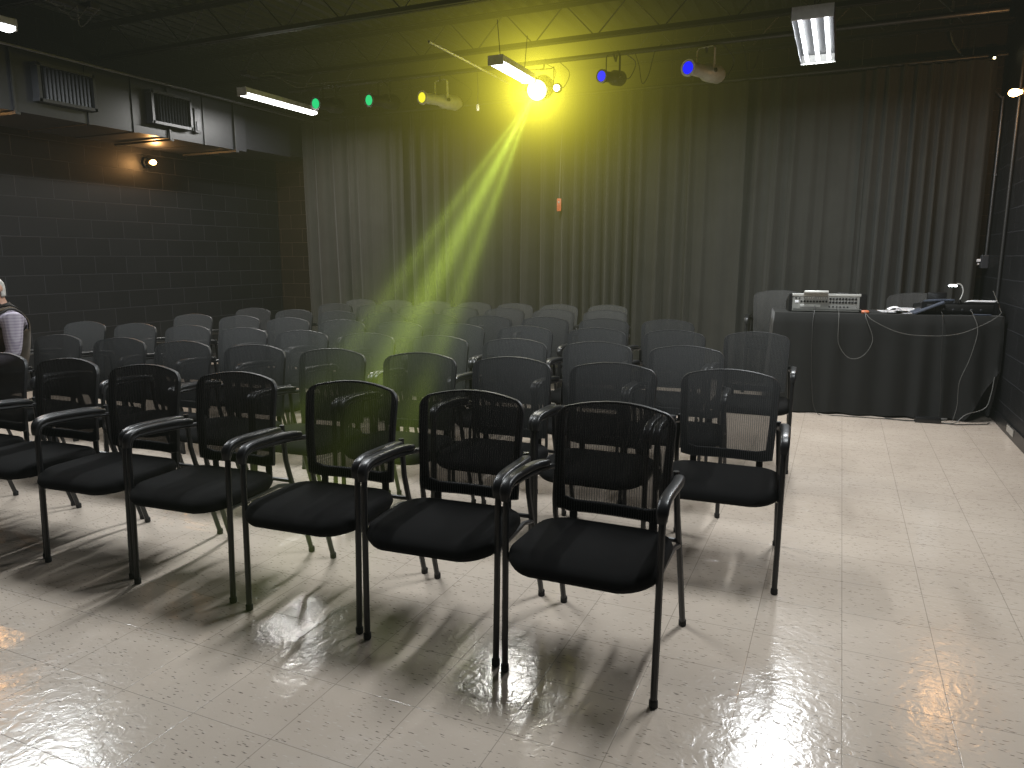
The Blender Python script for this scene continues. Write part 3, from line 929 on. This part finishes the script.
spots = [(.035 + .026 * k, .122, 1.05) for k in range(9)] + [(.035 + .026 * k, .092, 1.05) for k in range(9)] + [(-.205 + .026 * k, .097, .9) for k in range(9)] + [(-.250 + .028 * k, .127, .8) for k in range(2)] + [(.03 + .03 * k, .052, .75) for k in range(6)]
for x_, z_, s_ in spots:
    j = jack0 if first else jack0.copy()
    if not first: COL.objects.link(j); j.parent = bp_
    first = False
    j.location = (x_, -.006, z_); j.scale = (s_, s_, s_)
sb = B(); lathe(sb, [(.005, 0), (.006, .003), (.004, .006), (.001, .0065)], 8, rot=align((0, -1, 0))); s0 = obj('knob', sb, 'silver', bp_)
for k in range(10):
    j = s0 if k == 0 else s0.copy()
    if k: COL.objects.link(j); j.parent = bp_
    j.location = (-.17 + .019 * k, -.006, .128)
b = B(); box(b, (-.13, -.008, .058), (.17, .004, .022), .002); obj('slot_cover', b, 'silver', bp_, smooth=False)
b = B(); box(b, (-.245, -.008, .095), (.030, .004, .022), .002); o = obj('rating_label', b, 'paper', bp_, smooth=False)
b = B(); rk = random.Random(9)
for k in range(16):
    for q in range(4): lathe(b, [(.005, 0), (.005, .014), (.003, .016)], 6, at=(-.26 + .034 * k, .08 + q * .07, mh - .006 - (mh - .076) * (.08 + q * .07) / md))
obj('control_knob', b, 'black', t)['kind'] = 'stuff'
o = B(); box(o, (0, 0, .011), (.20, .15, .020), .004)
o = obj('flat_case', o, 'silver'); o.location = T(-.56, .095, TZ + .160); o.rotation_euler = (R(-13.5), 0, TA)
tag(o, 'thin silver case lying on top of the sound mixer', 'case')
o = B(); box(o, (0, 0, .006), (.16, .06, .012), .003)
o = obj('black_remote', o, 'black'); o.location = T(-.30, .135, TZ + .160); o.rotation_euler = (R(-13), 0, TA + .1)
tag(o, 'small flat black device on the right end of the mixer top', 'device')
# orange plug by the mixer
t = thing('orange_connector', 'small orange cable connector on the table edge beside the mixer', 'connector', T(-.155, .02))
b = B(); lathe(b, [(.012, -.03), (.016, -.02), (.016, .02), (.010, .03)], 12, rot=align((1, .1, 0)), at=(0, 0, .016)); obj('shell', b, 'orange', t)
# papers
def sheet(w, d, p, rz, rx, label, m='paper', th=.003):
    b = B(); n = 8; g = []
    for j in range(n + 1):
        row = []
        for i in range(n + 1):
            u, v = i / n - .5, j / n - .5
            row.append(b.verts.new((u * w, v * d, .012 * abs(u * 2) ** 2 * (u > 0) + .010 * max(0, v) * 4 * rx)))
        g.append(row)
    for A, C in zip(g, g[1:]):
        for i in range(n): b.faces.new((A[i], A[i + 1], C[i + 1], C[i]))
    r = bmesh.ops.solidify(b, geom=list(b.faces), thickness=-th)
    o = obj('paper_sheet', b, m); o.location = p; o.rotation_euler = (0, 0, rz)
    return tag(o, label, 'paper', 'papers on the sound table')
sheet(.26, .30, T(.14, .24, TZ + .004), TA + .15, .5, 'white paper sheet lying flat at the middle of the table, left of the other sheet')
sheet(.22, .28, T(.24, .27, TZ + .016), TA - .25, 1., 'curled white paper sheet resting on another sheet, nearest the black console')
b = B(); tube(b, smooth_path([(-.06, 0, 0), (-.02, .01, .018), (.02, 0, .022), (.06, .005, .004)], 4), 1, 8, True, False, (.02, .008))
o = obj('crumpled_paper', b, 'paper'); o.location = T(.10, .17, TZ + .030); o.rotation_euler = (0, 0, .4); tag(o, 'small crumpled white paper on the flat sheets', 'paper')
# lighting console
t = thing('lighting_console', 'low black lighting console on the right end of the table', 'console', T(.60, .10), TA)
b = B(); wedge(b, -.30, .28, 0, .108, .34, .075); bmesh.ops.bevel(b, geom=list(b.edges), offset=.005, segments=2, affect='EDGES'); obj('chassis', b, 'black', t)
b = B(); box(b, (-.01, -.004, .06), (.50, .008, .06), .003); obj('rear_panel', b, 'darkmetal', t)
b = B()
for k in range(6): lathe(b, [(.010, 0), (.010, .006), (.006, .008)], 10, at=(-.2 + .07 * k, -.008, .045), rot=align((0, -1, 0)))
obj('socket', b, 'vent', t)
b = B()
for k in range(12): box(b, (-.26 + .042 * k, .18, .094), (.012, .02, .02), .002)
obj('fader', b, 'vent', t)['kind'] = 'stuff'
# gooseneck lamp
t = thing('gooseneck_lamp', 'small lit gooseneck lamp arching over the black console', 'lamp', T(.585, .10, TZ + .100), TA)
b = B(); lathe(b, [(.012, 0), (.014, .004), (.012, .03), (.006, .034)], 12); obj('base', b, 'black', t)
b = B(); tube(b, smooth_path([(0, 0, .03), (.016, 0, .08), (.016, 0, .125), (-.004, 0, .160), (-.035, 0, .166)], 6), .0045, 8); obj('neck', b, 'silver', t)
b = B(); box(b, (-.062, 0, .158), (.062, .024, .012), .005); obj('lamp_head', b, 'silver', t)
b = B(); box(b, (-.064, -.002, .148), (.056, .026, .012), .001); obj('led_strip', b, 'led', t, smooth=False)
# closed blue-grey folder leaning on the console's left end, book on it
b = B(); box(b, (0, 0, .008), (.25, .20, .016), .004, Matrix.Rotation(R(-24), 3, 'Y'))
o = obj('blue_grey_folder', b, 'bluegrey'); o.location = T(.345, .12, TZ + .052); o.rotation_euler = (0, 0, TA); tag(o, 'blue-grey folder leaning on the left end of the black console', 'folder')
b = B(); box(b, (0, 0, .010), (.16, .22, .020), .004)
o = obj('thick_folder', b, 'bluegrey'); o.location = T(.455, .22, TZ + .105); o.rotation_euler = (R(-5), 0, TA + .2); tag(o, 'small blue-grey folder lying flat on the black console', 'folder')
b = B(); box(b, (0, 0, .008), (.19, .16, .006)); box(b, (.01, .01, .014), (.18, .15, .004), 0, Matrix.Rotation(.15, 3, 'Z')); box(b, (-.01, 0, .003), (.19, .16, .003))
o = obj('paper_stack', b, 'paper', smooth=False); o.location = T(.765, .18, TZ + .106); o.rotation_euler = (R(-5), 0, TA - .1); tag(o, 'small stack of pale papers on the right end of the black console', 'papers')
b = B(); box(b, (0, 0, .035), (.10, .10, .07), .006)
o = obj('black_box', b, 'black'); o.location = T(.37, .36, TZ + .004); o.rotation_euler = (0, 0, TA); tag(o, 'small black box on the table behind the folder', 'box')
b = B(); box(b, (0, 0, .085), (.155, .03, .17), .006); box(b, (0, .0, .004), (.10, .10, .012), .003)
o = obj('small_monitor', b, 'black'); o.location = T(.50, .50, TZ + .004); o.rotation_euler = (0, 0, TA); tag(o, 'small black screen standing behind the gooseneck lamp', 'screen')
b = B(); box(b, (0, 0, .004), (.12, .06, .008), .002)
o = obj('blue_notepad', b, 'bluegrey'); o.location = T(.75, .04, TZ + .006); o.rotation_euler = (0, 0, TA); tag(o, 'thin blue notepad at the right front edge of the table', 'notepad')

# cables on and off the table
G = 'cables hanging off the sound table'
cable([T(-.22, .085, TZ + .05), T(-.16, .0, TZ + .012), T(-.10, -.055, TZ - .05), T(.10, -.06, TZ - .145), T(.30, -.06, TZ - .17), T(.55, -.06, TZ - .15), T(.75, -.045, TZ - .06), T(.86, -.02, TZ + .02), T(.89, .1, TZ + .06), T(.885, .3, TZ + .20)], .0045, 'cable_lit', 'long pale cable sagging across the front of the black tablecloth', 'sagging_cable', 8, G)
cable([T(-.38, .085, TZ + .05), T(-.37, .0, TZ + .010), T(-.37, -.055, TZ - .08), T(-.36, -.065, TZ - .26), T(-.27, -.07, TZ - .38), T(-.16, -.07, TZ - .36), T(-.09, -.06, TZ - .22), T(-.150, -.04, TZ - .04), T(-.155, .01, TZ + .012)], .004, 'cable_lit', 'dark cable looping down below the mixer to the orange connector', 'looped_cable', 8, G)
cable([T(-.56, .085, TZ + .06), T(-.565, .04, TZ + .012), T(-.57, .0, TZ + .008), T(-.58, -.05, TZ - .15), T(-.56, -.08, TZ - .6), T(-.50, -.10, .02), T(-.3, -.12, .008), T(.1, -.14, .008), T(.3, -.15, .008)], .005, 'cable', 'black cable from the left of the mixer down to the floor', 'dropped_cable', 8, G)
cable([T(.44, .095, TZ + .045), T(.44, .0, TZ + .010), T(.44, -.06, TZ - .10), T(.45, -.07, TZ - .4), T(.47, -.075, .25), T(.47, -.09, .05)], .004, 'cable', 'black cable hanging straight down from the left of the black console', 'dropped_cable', 8, G)
cable([T(.67, .095, TZ + .045), T(.67, .0, TZ + .012), T(.70, -.06, TZ - .12), T(.66, -.075, TZ - .35), T(.60, -.08, .35), T(.60, -.085, .15), T(.57, -.11, .012)], .004, 'cable_lit', 'pale cable hanging down from the right of the black console to the floor', 'dropped_cable', 8, G)
cable([T(.86, -.06, .40), T(.84, -.09, .26), T(.80, -.11, .14), T(.66, -.13, .08), T(.58, -.16, .012), T(.48, -.18, .008), T(.40, -.18, .008)], .006, 'cable_lit', 'pale cable curving from under the hitched cloth to the floor', 'floor_cable', 8, G)
cable([T(.05, -.11, .008), T(.2, -.16, .008), T(.35, -.13, .008), T(.55, -.21, .008), T(.70, -.17, .008), T(.82, -.12, .008), T(.86, -.06, .008)], .006, 'cable', 'black cable lying along the floor at the foot of the tablecloth', 'floor_cable', 8, G)
t = thing('power_adapter', 'black power adapter lying on the floor at the foot of the tablecloth', 'adapter', T(.37, -.155, 0), TA)
b = B(); box(b, (0, 0, .024), (.20, .07, .046), .008); obj('case', b, 'black', t)
b = B(); lathe(b, [(.012, 0), (.014, .01), (.010, .04), (.005, .05)], 10, at=(.10, 0, .03), rot=align((1, 0, .15))); obj('strain_relief', b, 'cable_lit', t)

# outlet box and conduit on the right wall by the back corner
t = thing('outlet_box', 'grey outlet box with a white plug at the end of the wall conduit', 'outlet', (XR, 8.46, 1.345))
b = B(); box(b, (-.03, 0, 0), (.06, .085, .13), .006); obj('box', b, 'vent', t, smooth=False)
b = B(); box(b, (-.063, 0, 0), (.006, .074, .118), .003); obj('cover_plate', b, 'vent', t, smooth=False)
b = B(); box(b, (-.085, -.012, .012), (.045, .034, .028), .006); box(b, (-.085, .0, -.022), (.03, .022, .022), .005); obj('plug', b, 'paper', t)
t = thing('wall_conduit', 'grey conduit running down the right wall by the back corner to the outlet box', 'conduit', (XR - .022, 8.46, 1.41))
b = B(); tube(b, smooth_path([(0, 0, 0), (0, 0, .5), (0, 0, 1.38), (-.02, .02, 1.47), (-.22, .10, 1.72), (-.45, .14, 2.05), (-.47, .14, 2.4)], 6), .012, 10); obj('pipe', b, 'conduit', t)
b = B(); box(b, (.008, 0, .75), (.012, .07, .022), .003); obj('strap', b, 'vent', t, smooth=False)
pipe('wall_pipe', [(XR - .018, 7.70, .02), (XR - .018, 7.70, 3.4)], .014, 'steel', 'thin black pipe running up the right wall beside the table')
t = thing('exit_lamp', 'tiny white indicator light high in the back right corner', 'light', (1.15, 8.30, 3.19))
b = B(); box(b, (0, .02, .0), (.06, .05, .03), .005); obj('case', b, 'black', t)
b = B(); lathe(b, [(.011, 0), (.008, .005), (.001, .007)], 10, at=(0, -.006, 0), rot=align((0, -1, 0))); obj('led', b, 'lens_white_on', t)

# ------------------------------------------------------------------ seated person
def person():
    base = chairs[(1, 9)]
    px, py = -5.245, base.location.y - .02
    t = thing('person', 'person in brown vest and striped shirt seated at the left edge of the photo', 'person', (px, py, 0), R(-14))
    def lean(z): return .19 * min(1., max(0., (z - .56) / .4))
    V = {}; order = []; rad = {}; edges = []
    def v(n, co, r): V[n] = Vector(co); rad[n] = r; order.append(n)
    v('pelvis', (0, .06, .55), (.155, .125)); v('belly', (0, .055, .70), (.165, .125)); v('chest', (0, .045, .88), (.175, .125)); v('upper', (0, .06, .99), (.135, .10))
    v('neck0', (0, .045, 1.055), (.065, .065)); v('neck1', (0, .03, 1.10), (.056, .056)); v('jaw', (0, .005, 1.145), (.070, .080)); v('skull', (0, .02, 1.215), (.078, .098)); v('crown', (0, .025, 1.262), (.050, .062))
    edges += [('pelvis', 'belly'), ('belly', 'chest'), ('chest', 'upper'), ('upper', 'neck0'), ('neck0', 'neck1'), ('neck1', 'jaw'), ('jaw', 'skull'), ('skull', 'crown')]
    v('nose', (0, -.098, 1.19), (.012, .014)); v('nose0', (0, -.06, 1.195), (.02, .02)); edges += [('skull', 'nose0'), ('nose0', 'nose')]
    for s, k in ((-1, 'r'), (1, 'l')):
        v('sh' + k, (s * .175, .055, .995), (.070, .070)); v('el' + k, (s * .255, .045, .755), (.047, .047)); v('fa' + k, (s * .215, -.09, .715), (.042, .042)); v('wr' + k, (s * .10, -.205, .705), (.028, .028)); v('pa' + k, (s * .055, -.255, .70), (.034, .018))
        edges += [('upper', 'sh' + k), ('sh' + k, 'el' + k), ('el' + k, 'fa' + k), ('fa' + k, 'wr' + k), ('wr' + k, 'pa' + k)]
        for q in range(4):
            a = s * (-.028 + .018 * q)
            v(f'f{q}a' + k, (s * .035 + a * .9, -.285 - .004 * q, .692), (.0095, .0095)); v(f'f{q}b' + k, (s * .02 + a * .9, -.318 - (.006 if q in (1, 2) else 0), .678), (.0085, .0085)); v(f'f{q}c' + k, (s * .012 + a * .9, -.330, .656), (.0075, .0075))
            edges += [('pa' + k, f'f{q}a' + k), (f'f{q}a' + k, f'f{q}b' + k), (f'f{q}b' + k, f'f{q}c' + k)]
        v('th1' + k, (s * .07 - s * .045, -.245, .725), (.011, .011)); v('th2' + k, (s * .005, -.275, .735), (.009, .009)); edges += [('pa' + k, 'th1' + k), ('th1' + k, 'th2' + k)]
        v('hip' + k, (s * .095, .03, .53), (.095, .09)); v('kn' + k, (s * .125, -.37, .515), (.065, .062)); v('ca' + k, (s * .125, -.40, .30), (.056, .058)); v('an' + k, (s * .125, -.405, .085), (.038, .042)); v('to' + k, (s * .14, -.55, .045), (.040, .034)); v('he' + k, (s * .125, -.395, .045), (.038, .036))
        edges += [('pelvis', 'hip' + k), ('hip' + k, 'kn' + k), ('kn' + k, 'ca' + k), ('ca' + k, 'an' + k), ('an' + k, 'he' + k), ('an' + k, 'to' + k)]
    for n in order:
        V[n].x += lean(V[n].z)
    me = bpy.data.meshes.new('body_cage'); idx = {n: i for i, n in enumerate(order)}
    me.from_pydata([V[n] for n in order], [(idx[a], idx[c]) for a, c in edges], [])
    tmp = bpy.data.objects.new('body_cage', me); COL.objects.link(tmp)
    mdf = tmp.modifiers.new('skin', 'SKIN')
    for i, n in enumerate(order):
        me.skin_vertices[0].data[i].radius = rad[n]
        me.skin_vertices[0].data[i].use_root = (n == 'pelvis')
    sub = tmp.modifiers.new('sub', 'SUBSURF'); sub.levels = 2; sub.render_levels = 2
    bpy.context.view_layer.update()
    dg = bpy.context.evaluated_depsgraph_get()
    bme = bpy.data.meshes.new_from_object(tmp.evaluated_get(dg))
    bpy.data.objects.remove(tmp)
    bme.name = 'body'
    bme.materials.clear()
    for m in ('skin', 'shirt', 'trousers', 'shoe'): bme.materials.append(MT[m])
    for p in bme.polygons:
        p.use_smooth = True
        c = p.center
        c = Vector((c.x - lean(c.z), c.y, c.z))
        arm = abs(c.x) > .08 and c.y < -.19 and c.z > .6
        if c.z > 1.075 or arm: mi = 0
        elif c.z < .085: mi = 3
        elif (c.z < .60 and not (abs(c.x) > .2 and c.z > .58)) : mi = 2
        else: mi = 1
        if c.z > .63 and c.y < -.20: mi = 0
        p.material_index = mi
    body = bpy.data.objects.new('body', bme); COL.objects.link(body); body.parent = t
    # garments and hair grown from the body surface
    def shell(name, test, off, m, extra=None):
        b = B(); b.from_mesh(bme)
        bmesh.ops.delete(b, geom=[f_ for f_ in b.faces if not test(f_.calc_center_median())], context='FACES')
        todo = set(b.verts); best = []
        while todo:
            st = [todo.pop()]; comp = []
            while st:
                q_ = st.pop(); comp.append(q_)
                for e_ in q_.link_edges:
                    o_ = e_.other_vert(q_)
                    if o_ in todo: todo.discard(o_); st.append(o_)
            if len(comp) > len(best): best = comp
        keep_ = set(best)
        bmesh.ops.delete(b, geom=[q_ for q_ in b.verts if q_ not in keep_], context='VERTS')
        b.normal_update()
        for vv in b.verts: vv.co += vv.normal * off
        if extra: extra(b)
        for f_ in b.faces: f_.material_index = 0
        bmesh.ops.solidify(b, geom=list(b.faces), thickness=.006)
        return obj(name, b, m, t, auto=180)
    shell('vest', lambda c: .56 < c.z < 1.068 and abs(c.x - lean(c.z)) < .150 + .02 * (c.z < .8) and c.y > -.14, .014, 'vest')
    shell('vest_collar', lambda c: 1.045 < c.z < 1.085 and abs(c.x - .19) < .10, .024, 'piping')
    for s in (-1, 1):
        b = B(); P = []
        for k in range(14):
            a = 2 * PI * k / 14
            P.append((lean(.945 + .115 * math.sin(a)) + s * (.152 + .022 * math.sin(a)), .052 + .088 * math.cos(a), .945 + .115 * math.sin(a)))
        tube(b, P, .008, 6, False, True); obj('armhole_trim', b, 'piping', t)
    shell('hair', lambda c: (c.z > 1.235) or (c.z > 1.135 and c.y > .03), .010, 'hair')
    for s in (-1, 1):
        b = B(); bmesh.ops.create_uvsphere(b, u_segments=10, v_segments=8, radius=.012)
        for vv in b.verts: vv.co += Vector((.19 + s * .030, -.062, 1.208))
        obj('eye', b, 'eye', t)
        b = B(); lathe(b, [(.008, 0), (.020, .006), (.024, .014), (.018, .018)], 10, at=(.19 + s * .076, .025, 1.19), rot=align((s, .5, .1)))
        obj('ear', b, 'skin', t)
    b = B(); tube(b, [(.168, -.066, 1.150), (.19, -.074, 1.148), (.212, -.066, 1.150)], .005, 6); obj('mouth', b, 'skin', t)
    return t
person()

# ------------------------------------------------------------------ streaks, lamp halo and veil painted as self-glowing room air
w = bpy.data.worlds.new('painted_glow_air'); S.world = w; w.use_nodes = True
nt = w.node_tree; nt.nodes.clear()
wo = N(nt, 'ShaderNodeOutputWorld')
bg = N(nt, 'ShaderNodeBackground'); bg.inputs['Color'].default_value = (0, 0, 0, 1); bg.inputs['Strength'].default_value = 0
nt.links.new(bg.outputs[0], wo.inputs['Surface'])
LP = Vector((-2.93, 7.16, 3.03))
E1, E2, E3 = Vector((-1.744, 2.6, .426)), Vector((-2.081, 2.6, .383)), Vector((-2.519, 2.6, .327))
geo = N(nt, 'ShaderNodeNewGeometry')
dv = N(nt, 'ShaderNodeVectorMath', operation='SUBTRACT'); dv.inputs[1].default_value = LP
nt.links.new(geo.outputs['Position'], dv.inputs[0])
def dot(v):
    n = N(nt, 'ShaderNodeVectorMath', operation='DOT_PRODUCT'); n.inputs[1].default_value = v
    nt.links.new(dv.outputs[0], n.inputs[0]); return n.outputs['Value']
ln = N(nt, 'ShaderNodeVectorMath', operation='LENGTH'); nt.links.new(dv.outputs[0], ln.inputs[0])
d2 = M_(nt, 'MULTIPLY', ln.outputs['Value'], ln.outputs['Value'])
painted_streaks = None  # flare-like streaks painted as emission cones, not light scattered from a lamp
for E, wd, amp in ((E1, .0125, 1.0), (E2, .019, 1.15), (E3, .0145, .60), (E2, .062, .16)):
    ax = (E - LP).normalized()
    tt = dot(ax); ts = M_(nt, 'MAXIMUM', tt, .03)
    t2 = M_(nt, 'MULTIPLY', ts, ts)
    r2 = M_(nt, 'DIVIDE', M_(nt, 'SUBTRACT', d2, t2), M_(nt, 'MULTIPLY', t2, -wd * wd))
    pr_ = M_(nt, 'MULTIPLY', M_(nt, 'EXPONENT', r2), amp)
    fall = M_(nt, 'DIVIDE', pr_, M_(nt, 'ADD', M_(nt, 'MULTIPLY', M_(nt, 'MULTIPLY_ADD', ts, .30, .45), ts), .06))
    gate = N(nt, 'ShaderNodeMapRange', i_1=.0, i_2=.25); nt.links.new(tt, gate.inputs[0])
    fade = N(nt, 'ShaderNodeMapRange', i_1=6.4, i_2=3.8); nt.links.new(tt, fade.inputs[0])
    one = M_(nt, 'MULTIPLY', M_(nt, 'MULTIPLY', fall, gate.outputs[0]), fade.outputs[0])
    painted_streaks = one if painted_streaks is None else M_(nt, 'ADD', painted_streaks, one)
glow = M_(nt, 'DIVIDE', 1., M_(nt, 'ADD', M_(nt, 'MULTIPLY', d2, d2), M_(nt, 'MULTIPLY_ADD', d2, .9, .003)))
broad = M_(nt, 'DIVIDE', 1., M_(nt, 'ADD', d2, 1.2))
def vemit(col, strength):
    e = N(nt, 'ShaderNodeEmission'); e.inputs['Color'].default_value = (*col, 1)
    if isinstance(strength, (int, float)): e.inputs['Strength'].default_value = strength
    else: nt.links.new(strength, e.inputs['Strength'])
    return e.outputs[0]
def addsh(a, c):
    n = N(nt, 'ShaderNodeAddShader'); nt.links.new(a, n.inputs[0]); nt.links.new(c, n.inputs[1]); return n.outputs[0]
vol = addsh(vemit((.50, .68, .085), M_(nt, 'MULTIPLY', painted_streaks, 3.7)), addsh(vemit((.80, .72, .05), M_(nt, 'MULTIPLY', glow, .092)), addsh(vemit((.62, .74, .40), M_(nt, 'MULTIPLY', broad, .0046)), vemit((.8, .9, .95), .0004))))  # streaks, halo, wide veil and even veil: pure emission, no scattering
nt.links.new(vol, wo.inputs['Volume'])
try:
    w.cycles.volume_step_size = 1.0
    w.cycles.homogeneous_volume = False
except Exception: pass

S.view_settings.view_transform = 'Standard'
S.view_settings.look = 'None'
S.view_settings.exposure = .74
S.cycles.transparent_max_bounces = 24
S.cycles.volume_max_steps = 13
S.cycles.caustics_reflective = False
S.cycles.caustics_refractive = False
S.cycles.max_bounces = 7
S.cycles.diffuse_bounces = 3
S.cycles.use_denoising = True
S.cycles.sample_clamp_indirect = 6
